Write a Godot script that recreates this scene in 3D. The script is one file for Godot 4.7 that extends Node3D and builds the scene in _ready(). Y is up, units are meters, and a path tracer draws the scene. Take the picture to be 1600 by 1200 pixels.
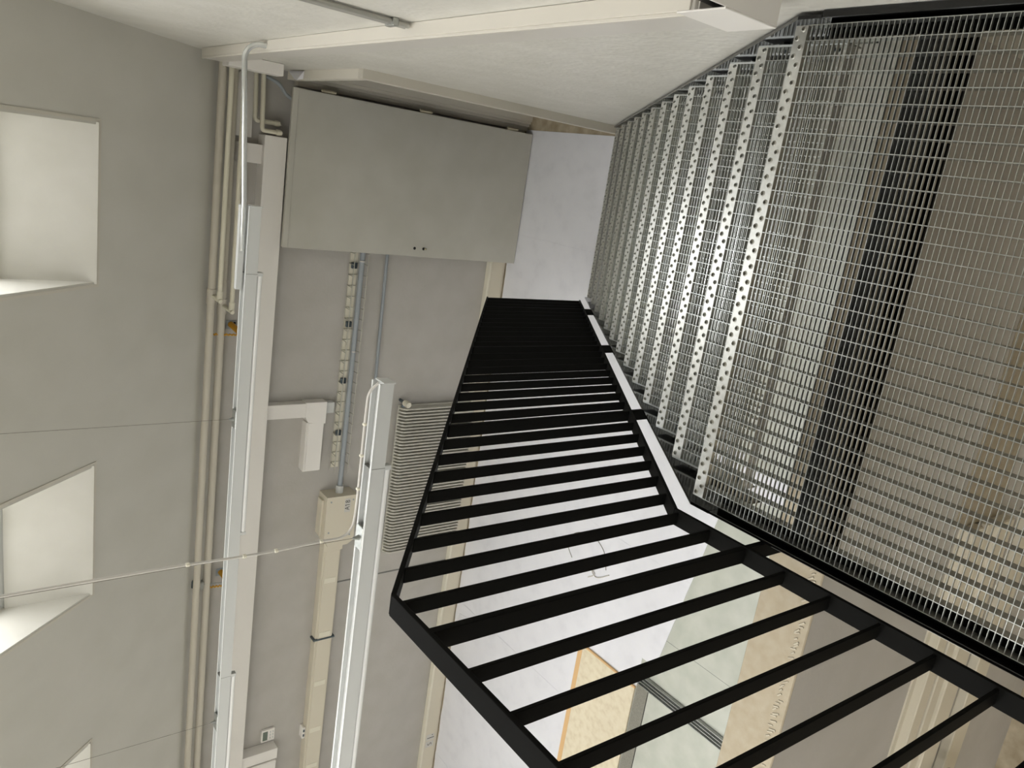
extends Node3D
# Stairwell of an attic workshop under refurbishment: a galvanised grating stair runs down from a landing
# beside a black flat-bar railing. World: y up, lower floor at y = 0, stair runs down towards -z, right wall at x = 0.45.

const RISE := 0.18
const RUN := 0.2355
const LAND := 2.34            # landing height
const NOSE := -1.18           # z of the landing nosing
const WALLX := 0.45           # face of the right wall
const BACKZ := -5.28          # face of the far wall
const SLOPE := 1.1            # roof pitch
const GX0 := -0.7175          # grating, left and right ends
const GX1 := 0.42

var M := {}
var used := {}

# ---------------------------------------------------------------- geometry helpers
func mb() -> SurfaceTool:
	var st := SurfaceTool.new()
	st.begin(Mesh.PRIMITIVE_TRIANGLES)
	return st

func tri(st: SurfaceTool, a: Vector3, b: Vector3, c: Vector3) -> void:
	var n := (b - a).cross(c - a).normalized()
	for v in [a, c, b]:
		st.set_normal(n)
		st.add_vertex(v)

# a, b, c, d run counter-clockwise seen from outside
func quad(st: SurfaceTool, a: Vector3, b: Vector3, c: Vector3, d: Vector3) -> void:
	tri(st, a, b, c)
	tri(st, a, c, d)

func hexa(st: SurfaceTool, p: Array) -> void:
	# p: bottom 4 counter-clockwise seen from above, then top 4 in the same order
	quad(st, p[3], p[2], p[1], p[0])
	quad(st, p[4], p[5], p[6], p[7])
	for i in 4:
		var j := (i + 1) % 4
		quad(st, p[i], p[j], p[4 + j], p[4 + i])

func tbox(st: SurfaceTool, t: Transform3D, s: Vector3, bev := 0.0) -> void:
	var h := s * 0.5
	if bev <= 0.0:
		var q := [Vector3(-h.x, -h.y, h.z), Vector3(h.x, -h.y, h.z), Vector3(h.x, -h.y, -h.z), Vector3(-h.x, -h.y, -h.z),
			Vector3(-h.x, h.y, h.z), Vector3(h.x, h.y, h.z), Vector3(h.x, h.y, -h.z), Vector3(-h.x, h.y, -h.z)]
		var w := []
		for v in q:
			w.append(t * v)
		hexa(st, w)
		return
	var b: float = min(bev, min(h.x, min(h.y, h.z)) * 0.9)
	var i := h - Vector3(b, b, b)
	var P := func(sx: float, sy: float, sz: float, ax: int) -> Vector3:
		var v := Vector3(i.x * sx, i.y * sy, i.z * sz)
		if ax == 0: v.x = h.x * sx
		elif ax == 1: v.y = h.y * sy
		else: v.z = h.z * sz
		return t * v
	for sg in [-1.0, 1.0]:
		var f := [[P.call(sg, -1, -1, 0), P.call(sg, 1, -1, 0), P.call(sg, 1, 1, 0), P.call(sg, -1, 1, 0)],
			[P.call(-1, sg, -1, 1), P.call(-1, sg, 1, 1), P.call(1, sg, 1, 1), P.call(1, sg, -1, 1)],
			[P.call(-1, -1, sg, 2), P.call(1, -1, sg, 2), P.call(1, 1, sg, 2), P.call(-1, 1, sg, 2)]]
		for k in f:
			if sg > 0: quad(st, k[0], k[1], k[2], k[3])
			else: quad(st, k[3], k[2], k[1], k[0])
	for sa in [-1.0, 1.0]:
		for sb in [-1.0, 1.0]:
			var e := [[P.call(-1, sa, sb, 1), P.call(1, sa, sb, 1), P.call(1, sa, sb, 2), P.call(-1, sa, sb, 2)],
				[P.call(sa, -1, sb, 2), P.call(sa, 1, sb, 2), P.call(sa, 1, sb, 0), P.call(sa, -1, sb, 0)],
				[P.call(sa, sb, -1, 0), P.call(sa, sb, 1, 0), P.call(sa, sb, 1, 1), P.call(sa, sb, -1, 1)]]
			for k in e:
				if sa * sb < 0: quad(st, k[0], k[1], k[2], k[3])
				else: quad(st, k[3], k[2], k[1], k[0])
			for sc in [-1.0, 1.0]:
				var c := [P.call(sa, sb, sc, 0), P.call(sa, sb, sc, 1), P.call(sa, sb, sc, 2)]
				if sa * sb * sc > 0: tri(st, c[0], c[1], c[2])
				else: tri(st, c[2], c[1], c[0])

func box(st: SurfaceTool, a: Vector3, b: Vector3, bev := 0.0) -> void:
	var lo := Vector3(min(a.x, b.x), min(a.y, b.y), min(a.z, b.z))
	var hi := Vector3(max(a.x, b.x), max(a.y, b.y), max(a.z, b.z))
	tbox(st, Transform3D(Basis(), (lo + hi) * 0.5), hi - lo, bev)

func bar(st: SurfaceTool, a: Vector3, b: Vector3, side: Vector3, w: float, t: float, bev := 0.0) -> void:
	# a flat bar from a to b, w wide along side, t thick
	var z := (b - a).normalized()
	var x := (side - z * side.dot(z)).normalized()
	var y := z.cross(x)
	tbox(st, Transform3D(Basis(x, y, z), (a + b) * 0.5), Vector3(w, t, (b - a).length()), bev)

func tube(st: SurfaceTool, pts: Array, r, seg := 10, caps := true) -> void:
	# a round tube along points; r a number or one radius for each point
	var n := pts.size()
	var rings := []
	var norms := []
	var up := Vector3.UP
	var prev := Vector3.ZERO
	for i in n:
		var d: Vector3
		if i == 0: d = pts[1] - pts[0]
		elif i == n - 1: d = pts[i] - pts[i - 1]
		else: d = (pts[i + 1] - pts[i]).normalized() + (pts[i] - pts[i - 1]).normalized()
		if d.length() < 1e-9: d = prev
		d = d.normalized()
		prev = d
		var x: Vector3
		if i == 0:
			x = d.cross(up)
			if x.length() < 0.1: x = d.cross(Vector3.RIGHT)
		else:
			x = up - d * up.dot(d)
		x = x.normalized()
		up = x
		var y := d.cross(x)
		var ring := []
		var nr := []
		var rad: float = r[i] if r is Array else r
		for k in seg:
			var a := TAU * k / seg
			var o := x * cos(a) + y * sin(a)
			ring.append(pts[i] + o * rad)
			nr.append(o)
		rings.append(ring)
		norms.append(nr)
	for i in n - 1:
		for k in seg:
			var l := (k + 1) % seg
			for v in [[i, k], [i + 1, l], [i, l], [i, k], [i + 1, k], [i + 1, l]]:
				st.set_normal(norms[v[0]][v[1]])
				st.add_vertex(rings[v[0]][v[1]])
	if caps:
		for k in range(1, seg - 1):
			tri(st, rings[0][0], rings[0][k + 1], rings[0][k])
			tri(st, rings[n - 1][0], rings[n - 1][k], rings[n - 1][k + 1])

func arc(pts: Array, c: Vector3, u: Vector3, v: Vector3, r: float, a0: float, a1: float, n := 6) -> void:
	for i in n + 1:
		var a := lerpf(a0, a1, float(i) / n)
		pts.append(c + u * cos(a) * r + v * sin(a) * r)

func spline(ctrl: Array, n := 6) -> Array:
	var out := []
	for i in ctrl.size() - 1:
		var p0: Vector3 = ctrl[max(i - 1, 0)]
		var p1: Vector3 = ctrl[i]
		var p2: Vector3 = ctrl[i + 1]
		var p3: Vector3 = ctrl[min(i + 2, ctrl.size() - 1)]
		for k in n:
			out.append(p1.cubic_interpolate(p2, p0, p3, float(k) / n))
	out.append(ctrl[-1])
	return out

const ALONG_X := Basis(Vector3(0, 0, -1), Vector3(0, 1, 0), Vector3(1, 0, 0))   # outline given as (-z, y), extruded along x
const ALONG_Y := Basis(Vector3(1, 0, 0), Vector3(0, 0, -1), Vector3(0, 1, 0))   # outline given as (x, -z), extruded upwards

func prism(st: SurfaceTool, outline: Array, d0: float, d1: float, turn := Basis()) -> void:
	# an outline of Vector2 in the plane of turn's x and y, extruded along turn's z from d0 to d1
	var poly := outline.duplicate()
	var area := 0.0
	for i in poly.size():
		var p: Vector2 = poly[i]
		area += p.cross(poly[(i + 1) % poly.size()])
	if area < 0: poly.reverse()
	var pv := PackedVector2Array(poly)
	var idx := Geometry2D.triangulate_polygon(pv)
	var P := func(v: Vector2, d: float) -> Vector3: return turn * Vector3(v.x, v.y, d)
	for i in range(0, idx.size(), 3):
		var a := pv[idx[i]]
		var b := pv[idx[i + 1]]
		var c := pv[idx[i + 2]]
		if (b - a).cross(c - a) < 0:
			var s := b
			b = c
			c = s
		tri(st, P.call(a, d1), P.call(b, d1), P.call(c, d1))
		tri(st, P.call(c, d0), P.call(b, d0), P.call(a, d0))
	for i in pv.size():
		var a := pv[i]
		var b := pv[(i + 1) % pv.size()]
		quad(st, P.call(a, d0), P.call(b, d0), P.call(b, d1), P.call(a, d1))

# ---------------------------------------------------------------- scene helpers
func numbered(called: String) -> String:
	var k: int = used.get(called, 0)
	used[called] = k + 1
	return called if k == 0 else "%s_%03d" % [called, k]

func mesh(st: SurfaceTool, m: Material) -> ArrayMesh:
	var a := st.commit()
	a.surface_set_material(0, m)
	return a

func put(a: Mesh, called: String, parent: Node, at := Vector3.ZERO) -> MeshInstance3D:
	var o := MeshInstance3D.new()
	o.mesh = a
	o.name = numbered(called) if parent == self else called
	o.position = at
	parent.add_child(o, true)
	return o

func part(st: SurfaceTool, called: String, m: Material, parent: Node) -> MeshInstance3D:
	return put(mesh(st, m), called, parent)

func thing(called: String, label: String, category: String, group := "", at := Vector3.ZERO) -> Node3D:
	var o := Node3D.new()
	o.name = numbered(called)
	o.position = at
	add_child(o)
	tag(o, label, category, group)
	return o

func tag(o: Node, label: String, category: String, group := "", kind := "") -> Node:
	o.set_meta("label", label)
	if category: o.set_meta("category", category)
	if group: o.set_meta("group", group)
	if kind: o.set_meta("kind", kind)
	return o

func struct(st: SurfaceTool, called: String, m: Material, label: String, category: String) -> MeshInstance3D:
	var o := part(st, called, m, self)
	tag(o, label, category, "", "structure")
	return o

func text(words: String, size: float, m: Material, called: String, parent: Node, at: Vector3, turn := Basis()) -> void:
	var t := TextMesh.new()
	var f := SystemFont.new()
	f.font_names = PackedStringArray(["Droid Sans"])
	t.font = f
	t.text = words
	t.font_size = 32
	t.pixel_size = size / 32.0
	t.depth = 0.001
	t.material = m
	var o := MeshInstance3D.new()
	o.mesh = t
	o.name = called
	o.transform = Transform3D(turn, at)
	parent.add_child(o, true)

# ---------------------------------------------------------------- materials
func noise_tex(kind: int, freq: float, oct: int, ramp: Array, size := 512, sd := 1) -> ImageTexture:
	var n := FastNoiseLite.new()
	n.noise_type = kind
	n.frequency = freq
	n.fractal_octaves = oct
	n.seed = sd
	var img := n.get_seamless_image(size, size)
	img.convert(Image.FORMAT_RGBA8)
	var g := Gradient.new()
	g.offsets = PackedFloat32Array()
	g.colors = PackedColorArray()
	var offs := PackedFloat32Array()
	var cols := PackedColorArray()
	for r in ramp:
		offs.append(r[0])
		cols.append(r[1])
	g.offsets = offs
	g.colors = cols
	for y in size:
		for x in size:
			img.set_pixel(x, y, g.sample(img.get_pixel(x, y).r))
	img.generate_mipmaps()
	return ImageTexture.create_from_image(img)

func bump_tex(freq: float, oct: int, strength: float, size := 512, sd := 1) -> ImageTexture:
	var n := FastNoiseLite.new()
	n.noise_type = FastNoiseLite.TYPE_SIMPLEX_SMOOTH
	n.frequency = freq
	n.fractal_octaves = oct
	n.seed = sd
	var img := n.get_seamless_image(size, size)
	img.convert(Image.FORMAT_RGBA8)
	img.bump_map_to_normal_map(strength)
	img.generate_mipmaps()
	return ImageTexture.create_from_image(img)

func mat(c: Color, rough := 0.6, metal := 0.0) -> StandardMaterial3D:
	var m := StandardMaterial3D.new()
	m.albedo_color = c
	m.roughness = rough
	m.metallic = metal
	return m

func tri_mat(c: Color, rough: float, tex: Texture2D, scale: float, nrm: Texture2D = null, nscale := 0.3, metal := 0.0) -> StandardMaterial3D:
	var m := mat(c, rough, metal)
	m.uv1_triplanar = true
	m.uv1_world_triplanar = true
	m.uv1_scale = Vector3(scale, scale, scale)
	if tex: m.albedo_texture = tex
	if nrm:
		m.normal_enabled = true
		m.normal_texture = nrm
		m.normal_scale = nscale
	return m

func make_materials() -> void:
	var mottle := noise_tex(FastNoiseLite.TYPE_SIMPLEX_SMOOTH, 0.008, 4, [[0.0, Color(0.95, 0.95, 0.94)], [1.0, Color(1, 1, 1)]], 512, 3)
	var fine := bump_tex(0.09, 3, 3.0, 512, 5)
	var orange := bump_tex(0.06, 2, 6.0, 512, 7)
	var creases := bump_tex(0.012, 5, 8.0, 512, 9)
	M.wall = tri_mat(Color(0.735, 0.72, 0.695), 0.75, mottle, 0.7, fine, 0.05)
	M.ceiling = tri_mat(Color(0.805, 0.795, 0.76), 0.8, mottle, 0.5, fine, 0.04)
	M.side_wall = tri_mat(Color(0.85, 0.84, 0.81), 0.42, mottle, 0.9, orange, 0.10)
	M.reveal = tri_mat(Color(0.805, 0.795, 0.76), 0.7, mottle, 0.6)
	M.dim_wall = tri_mat(Color(0.735, 0.72, 0.695), 0.8, mottle, 0.7, fine, 0.05)
	M.door = tri_mat(Color(0.77, 0.76, 0.72), 0.5, mottle, 0.6)
	M.frame = mat(Color(0.79, 0.77, 0.72), 0.5)
	M.frame_white = mat(Color(0.86, 0.84, 0.79), 0.45)
	M.duct = mat(Color(0.91, 0.895, 0.87), 0.38)
	M.trunk_grey = mat(Color(0.80, 0.785, 0.755), 0.3)
	M.duct_warm = mat(Color(0.85, 0.83, 0.785), 0.4)
	M.cream = mat(Color(0.83, 0.80, 0.725), 0.45)
	M.cream_lid = mat(Color(0.88, 0.86, 0.79), 0.45)
	M.pipe = mat(Color(0.84, 0.82, 0.74), 0.4)
	M.pipe_old = mat(Color(0.76, 0.735, 0.675), 0.55)
	M.lamp_white = mat(Color(0.80, 0.805, 0.795), 0.35)
	M.tube = mat(Color(0.93, 0.93, 0.92), 0.2)
	M.cable = mat(Color(0.80, 0.785, 0.755), 0.5)
	M.grey_pipe = mat(Color(0.60, 0.625, 0.64), 0.45)
	M.metal_pipe = mat(Color(0.70, 0.695, 0.67), 0.3, 0.5)
	M.grey_cable = mat(Color(0.50, 0.485, 0.44), 0.55)
	M.grey_box = mat(Color(0.78, 0.785, 0.77), 0.45)
	M.wire = mat(Color(0.74, 0.73, 0.68), 0.4, 0.5)
	M.clip = mat(Color(0.34, 0.38, 0.40), 0.4, 0.6)
	M.yellow = mat(Color(0.78, 0.58, 0.16), 0.6)
	M.seam = mat(Color(0.45, 0.45, 0.43), 0.6)
	M.label = mat(Color(0.80, 0.79, 0.76), 0.6)
	M.ink = mat(Color(0.16, 0.15, 0.13), 0.7)
	M.dark = mat(Color(0.05, 0.045, 0.04), 0.7)
	M.brass = mat(Color(0.70, 0.67, 0.58), 0.45, 0.3)
	M.screen = mat(Color(0.42, 0.46, 0.42), 0.25)
	M.steel = tri_mat(Color(0.74, 0.745, 0.73), 0.36, noise_tex(FastNoiseLite.TYPE_CELLULAR, 0.05, 2, [[0.0, Color(0.86, 0.87, 0.87)], [1.0, Color(1, 1, 1)]], 256, 11), 6.0, null, 0.0, 0.9)
	M.nosing = tri_mat(Color(0.80, 0.80, 0.78), 0.36, noise_tex(FastNoiseLite.TYPE_CELLULAR, 0.05, 2, [[0.0, Color(0.9, 0.9, 0.89)], [1.0, Color(1, 1, 1)]], 256, 12), 5.0, null, 0.0, 0.85)
	M.black = mat(Color(0.085, 0.085, 0.08), 0.62)
	M.black.metallic_specular = 0.12
	M.gloss_black = mat(Color(0.05, 0.05, 0.05), 0.12)
	M.bright_steel = mat(Color(0.86, 0.86, 0.85), 0.2, 0.9)
	M.black_beam = mat(Color(0.06, 0.055, 0.05), 0.5)
	M.paper = tri_mat(Color(0.90, 0.90, 0.915), 0.62, noise_tex(FastNoiseLite.TYPE_SIMPLEX_SMOOTH, 0.02, 5, [[0.0, Color(0.955, 0.955, 0.958)], [0.4, Color(0.985, 0.985, 0.987)], [1.0, Color(1, 1, 1)]], 512, 15), 0.45, creases, 0.03)
	M.lino = tri_mat(Color(0.77, 0.775, 0.735), 0.2, noise_tex(FastNoiseLite.TYPE_SIMPLEX_SMOOTH, 0.012, 4, [[0.0, Color(0.92, 0.93, 0.92)], [1.0, Color(1, 1, 1)]], 512, 17), 0.8)
	M.grit = tri_mat(Color(0.60, 0.59, 0.55), 0.8, noise_tex(FastNoiseLite.TYPE_VALUE, 0.35, 3, [[0.0, Color(0.72, 0.72, 0.70)], [1.0, Color(1, 1, 1)]], 256, 19), 4.0)
	M.ply = tri_mat(Color(0.885, 0.845, 0.75), 0.55, noise_tex(FastNoiseLite.TYPE_SIMPLEX, 0.03, 5, [[0.0, Color(0.93, 0.91, 0.88)], [0.5, Color(0.98, 0.975, 0.96)], [1.0, Color(1, 1, 1)]], 512, 21), 0.8)
	M.ply_edge = mat(Color(0.85, 0.70, 0.50), 0.6)
	M.plaster = tri_mat(Color(0.66, 0.62, 0.54), 0.85, noise_tex(FastNoiseLite.TYPE_SIMPLEX, 0.03, 5, [[0.0, Color(0.94, 0.925, 0.90)], [1.0, Color(1, 1, 1)]], 512, 23), 1.2, bump_tex(0.05, 4, 8.0, 256, 25), 0.04)
	M.glue = mat(Color(0.69, 0.655, 0.58), 0.7)
	M.screed = tri_mat(Color(0.74, 0.69, 0.60), 0.8, noise_tex(FastNoiseLite.TYPE_SIMPLEX, 0.02, 5, [[0.0, Color(0.82, 0.80, 0.76)], [1.0, Color(1, 1, 1)]], 512, 27), 0.8)
	var g := mat(Color(0.92, 0.96, 0.95, 0.12), 0.02)
	g.transparency = BaseMaterial3D.TRANSPARENCY_ALPHA
	M.glass = g
	var clear := mat(Color(0.88, 0.89, 0.88), 0.12, 0.55)
	M.clear_tube = clear

# ---------------------------------------------------------------- camera, sky, daylight
func roof_y(z: float) -> float:
	return 2.28 + SLOPE * (z - BACKZ)

# roof windows: x0, x1, z0, z1, row (0 low and 1 high on the front slope, 2 on the rear slope)
const WINDOWS := [[-0.835, -0.034, -4.458, -2.75, 0], [-2.63, -1.838, -4.458, -2.75, 0], [-4.43, -3.64, -4.458, -2.75, 0], [-6.23, -5.44, -4.458, -2.75, 0],
	[-4.90, -3.30, -2.35, -1.20, 1], [-6.70, -5.10, -2.35, -1.20, 1],
	[-2.75, -1.70, 0.2, 1.7, 2], [-4.55, -3.50, 0.2, 1.7, 2], [-6.35, -5.30, 0.2, 1.7, 2]]
const ROOF_T := 0.42

func slope_y(z: float, rear: bool) -> float:
	return back_roof_y(z) if rear else roof_y(z)

const DAYLIGHT := [0.95, 7.5, 1.5]   # energy of the daylight at the panes of each row
const SKY := 1.7            # sky brightness

func make_view() -> void:
	var cam := Camera3D.new()
	cam.name = "camera"
	cam.transform = Transform3D(Basis(Vector3(0.14667869, -0.79502778, 0.58857132), Vector3(0.95673817, -0.03712122, -0.28857251), Vector3(0.25127164, 0.60543608, 0.75518853)), Vector3(0, 3.94, 0))
	cam.fov = rad_to_deg(2.0 * atan(600.0 / 1224.075))
	cam.near = 0.05
	cam.far = 60.0
	add_child(cam)
	cam.current = true
	var sky_mat := ProceduralSkyMaterial.new()
	sky_mat.sky_top_color = Color(0.86, 0.89, 0.93)
	sky_mat.sky_horizon_color = Color(0.93, 0.93, 0.92)
	sky_mat.ground_bottom_color = Color(0.45, 0.45, 0.43)
	sky_mat.ground_horizon_color = Color(0.93, 0.93, 0.92)
	sky_mat.sky_energy_multiplier = 1.0
	var sky := Sky.new()
	sky.sky_material = sky_mat
	var env := Environment.new()
	env.background_mode = Environment.BG_SKY
	env.sky = sky
	env.background_energy_multiplier = SKY
	env.ambient_light_source = Environment.AMBIENT_SOURCE_SKY
	env.tonemap_mode = Environment.TONE_MAPPER_LINEAR
	env.tonemap_exposure = 2.05
	env.sdfgi_enabled = true
	env.ssao_enabled = true
	env.ssil_enabled = true
	var we := WorldEnvironment.new()
	we.name = "world_environment"
	we.environment = env
	add_child(we)
	# the daylight that falls in through each roof window, just inside its pane
	for k in WINDOWS.size():
		var v: Array = WINDOWS[k]
		var sl := -SLOPE if v[4] == 2 else SLOPE
		var l := AreaLight3D.new()
		l.name = "roof_window_daylight_%d" % k
		l.area_size = Vector2(v[1] - v[0] - 0.12, (v[3] - v[2] - 0.12) * sqrt(1.0 + SLOPE * SLOPE))
		l.light_energy = DAYLIGHT[v[4]]
		l.light_color = Color(1.0, 0.992, 0.982)
		l.area_range = 30.0
		l.shadow_enabled = true
		var zc: float = (v[2] + v[3]) * 0.5
		# light shines along its own -z, square to the pane and into the room
		var yx := Vector3(0, sl, 1).normalized()
		l.transform = Transform3D(Basis(Vector3.LEFT, yx, Vector3.LEFT.cross(yx)), Vector3((v[0] + v[1]) * 0.5, slope_y(zc, v[4] == 2) + ROOF_T - 0.02, zc))
		add_child(l)

# ---------------------------------------------------------------- the room
const RIDGE := -1.0
const REAR := 2.5
const LEFTX := -7.5
const OUTX := 1.9

func back_roof_y(z: float) -> float:
	return roof_y(RIDGE) - SLOPE * (z - RIDGE)

func roof_piece(st: SurfaceTool, x0: float, x1: float, z0: float, z1: float, f: Callable) -> void:
	var p := []
	for t in [0.0, ROOF_T]:
		for c in [[x0, z1], [x1, z1], [x1, z0], [x0, z0]]:
			var fy: float = f.call(c[1])
			p.append(Vector3(c[0], fy + t, c[1]))
	hexa(st, p)

func gable(st: SurfaceTool, x0: float, x1: float, opening: Array) -> void:
	# a wall across the room under both roof slopes, its top tucked into the roof; opening = [z0, z1, top]
	var o := [Vector2(-REAR - 0.1, 0)]
	if opening:
		o.append_array([Vector2(-opening[1], 0), Vector2(-opening[1], opening[2]), Vector2(-opening[0], opening[2]), Vector2(-opening[0], 0)])
	o.append_array([Vector2(-BACKZ + 0.1, 0), Vector2(-BACKZ + 0.1, roof_y(BACKZ - 0.1) + 0.1), Vector2(-RIDGE, roof_y(RIDGE) + 0.1), Vector2(-REAR - 0.1, back_roof_y(REAR + 0.1) + 0.1)])
	prism(st, o, x0, x1, ALONG_X)

func make_room() -> void:
	var st := mb()
	box(st, Vector3(LEFTX - 0.2, -0.2, BACKZ - 0.2), Vector3(OUTX + 0.2, 0, REAR + 0.2))
	struct(st, "floor", M.screed, "bare screed floor under the coverings of the lower level", "floor")
	st = mb()
	box(st, Vector3(LEFTX - 0.2, 0, BACKZ - 0.18), Vector3(OUTX + 0.2, 2.34, BACKZ))
	struct(st, "wall_back", M.wall, "light grey painted far wall carrying pipes, ducts and radiator", "wall")
	st = mb()
	box(st, Vector3(LEFTX - 0.2, 0, REAR), Vector3(OUTX + 0.2, 3.3, REAR + 0.18))
	struct(st, "wall_rear", M.wall, "grey painted wall behind the landing", "wall")
	st = mb()
	gable(st, LEFTX - 0.18, LEFTX, [])
	struct(st, "wall_left", M.wall, "grey gable wall at the end of the room", "wall")
	st = mb()
	gable(st, WALLX, WALLX + 0.17, [-5.17, -4.20, 1.93])
	var rw := struct(st, "wall_right", M.side_wall, "white painted wall along the staircase with a door opening", "wall")
	# patch of bare plaster above the landing edge
	st = mb()
	prism(st, spline2([Vector2(0.62, 2.36), Vector2(0.40, 2.36), Vector2(0.41, 2.42), Vector2(0.46, 2.46), Vector2(0.44, 2.55), Vector2(0.50, 2.62), Vector2(0.58, 2.6)]), WALLX - 0.004, WALLX + 0.01, ALONG_X)
	part(st, "plaster_patch", M.plaster, rw).set_meta("label", "patch of bare rough plaster")
	st = mb()
	gable(st, OUTX, OUTX + 0.18, [])
	struct(st, "wall_outer", M.wall, "wall of the side room beyond the door opening", "wall")
	# sloping roof with window shafts
	st = mb()
	var xa := LEFTX - 0.2
	var xb := OUTX + 0.2
	for row in 3:
		var f := back_roof_y if row == 2 else roof_y
		var w := WINDOWS.filter(func(v): return v[4] == row)
		# plain strip below this row (before it on the rear slope), then the pieces between its windows
		roof_piece(st, xa, xb, [BACKZ - 0.5, WINDOWS[0][3], RIDGE][row], w[0][2], f)
		var edges := [xb]
		for v in w:
			edges.append(v[1])
			edges.append(v[0])
		edges.append(xa)
		for k in range(0, edges.size(), 2):
			roof_piece(st, edges[k + 1], edges[k], w[0][2], w[0][3], f)
		if row > 0:
			roof_piece(st, xa, xb, w[0][3], [0.0, RIDGE, REAR + 0.4][row], f)
	struct(st, "ceiling", M.ceiling, "sloping grey painted ceiling under the roof", "ceiling")
	for k in WINDOWS.size():
		make_skylight(k)
	# low partition under the landing with a bare plaster top
	st = mb()
	box(st, Vector3(LEFTX, 0, -1.079), Vector3(WALLX, 2.072, -0.92))
	var pw := struct(st, "wall_partition", M.dim_wall, "grey partition wall below the landing with a bare plaster top", "wall")
	st = mb()
	box(st, Vector3(LEFTX, 2.072, -1.081), Vector3(WALLX, 2.08, -0.918), 0.003)
	part(st, "plaster_top", M.plaster, pw).set_meta("label", "bare cream plaster top of the partition")
	var rng := RandomNumberGenerator.new()
	rng.seed = 4
	st = mb()
	for i in 260:
		var x := -0.70 - i * 0.012 + rng.randf_range(-0.004, 0.004)
		var w := rng.randf_range(0.004, 0.006)
		tbox(st, Transform3D(Basis(Vector3.UP, rng.randf_range(0.3, 0.9)), Vector3(x, 2.081, -0.945 + rng.randf_range(-0.006, 0.006))), Vector3(w, 0.0026, rng.randf_range(0.012, 0.022)), 0.001)
	var gl := part(st, "adhesive_ridges", M.glue, pw)
	gl.set_meta("kind", "stuff")
	gl.set_meta("label", "row of trowelled adhesive ridges")
	# skirting duct along the far wall
	st = mb()
	box(st, Vector3(LEFTX, 0.02, BACKZ), Vector3(0.40, 0.157, -5.227), 0.004)
	var sk := struct(st, "baseboard_back", M.cream, "cream skirting duct with lid along the foot of the far wall", "baseboard")
	st = mb()
	box(st, Vector3(LEFTX, 0.148, BACKZ), Vector3(0.40, 0.166, -5.222), 0.003)
	part(st, "duct_lid", M.cream_lid, sk)
	st = mb()
	box(st, Vector3(LEFTX, 0.008, BACKZ), Vector3(0.40, 0.02, -5.232))
	part(st, "duct_foot", M.cream, sk)
	for x in [-5.31, -5.39]:
		st = mb()
		box(st, Vector3(x - 0.034, 0.045, -5.228), Vector3(x + 0.034, 0.135, -5.2255), 0.0008)
		part(st, "label_plate", M.label, sk)
	text("|.", 0.075, M.ink, "marking", sk, Vector3(-5.31, 0.092, -5.2253))
	text("S", 0.06, M.ink, "marking", sk, Vector3(-5.39, 0.088, -5.2253))
	# joint in the far wall
	st = mb()
	box(st, Vector3(-3.417, 0.166, BACKZ - 0.01), Vector3(-3.405, 1.24, BACKZ + 0.003))
	struct(st, "trim_1", M.seam, "thin grey cover strip over a joint in the far wall beside the radiator", "trim")

func spline2(c: Array) -> Array:
	return c

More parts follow.
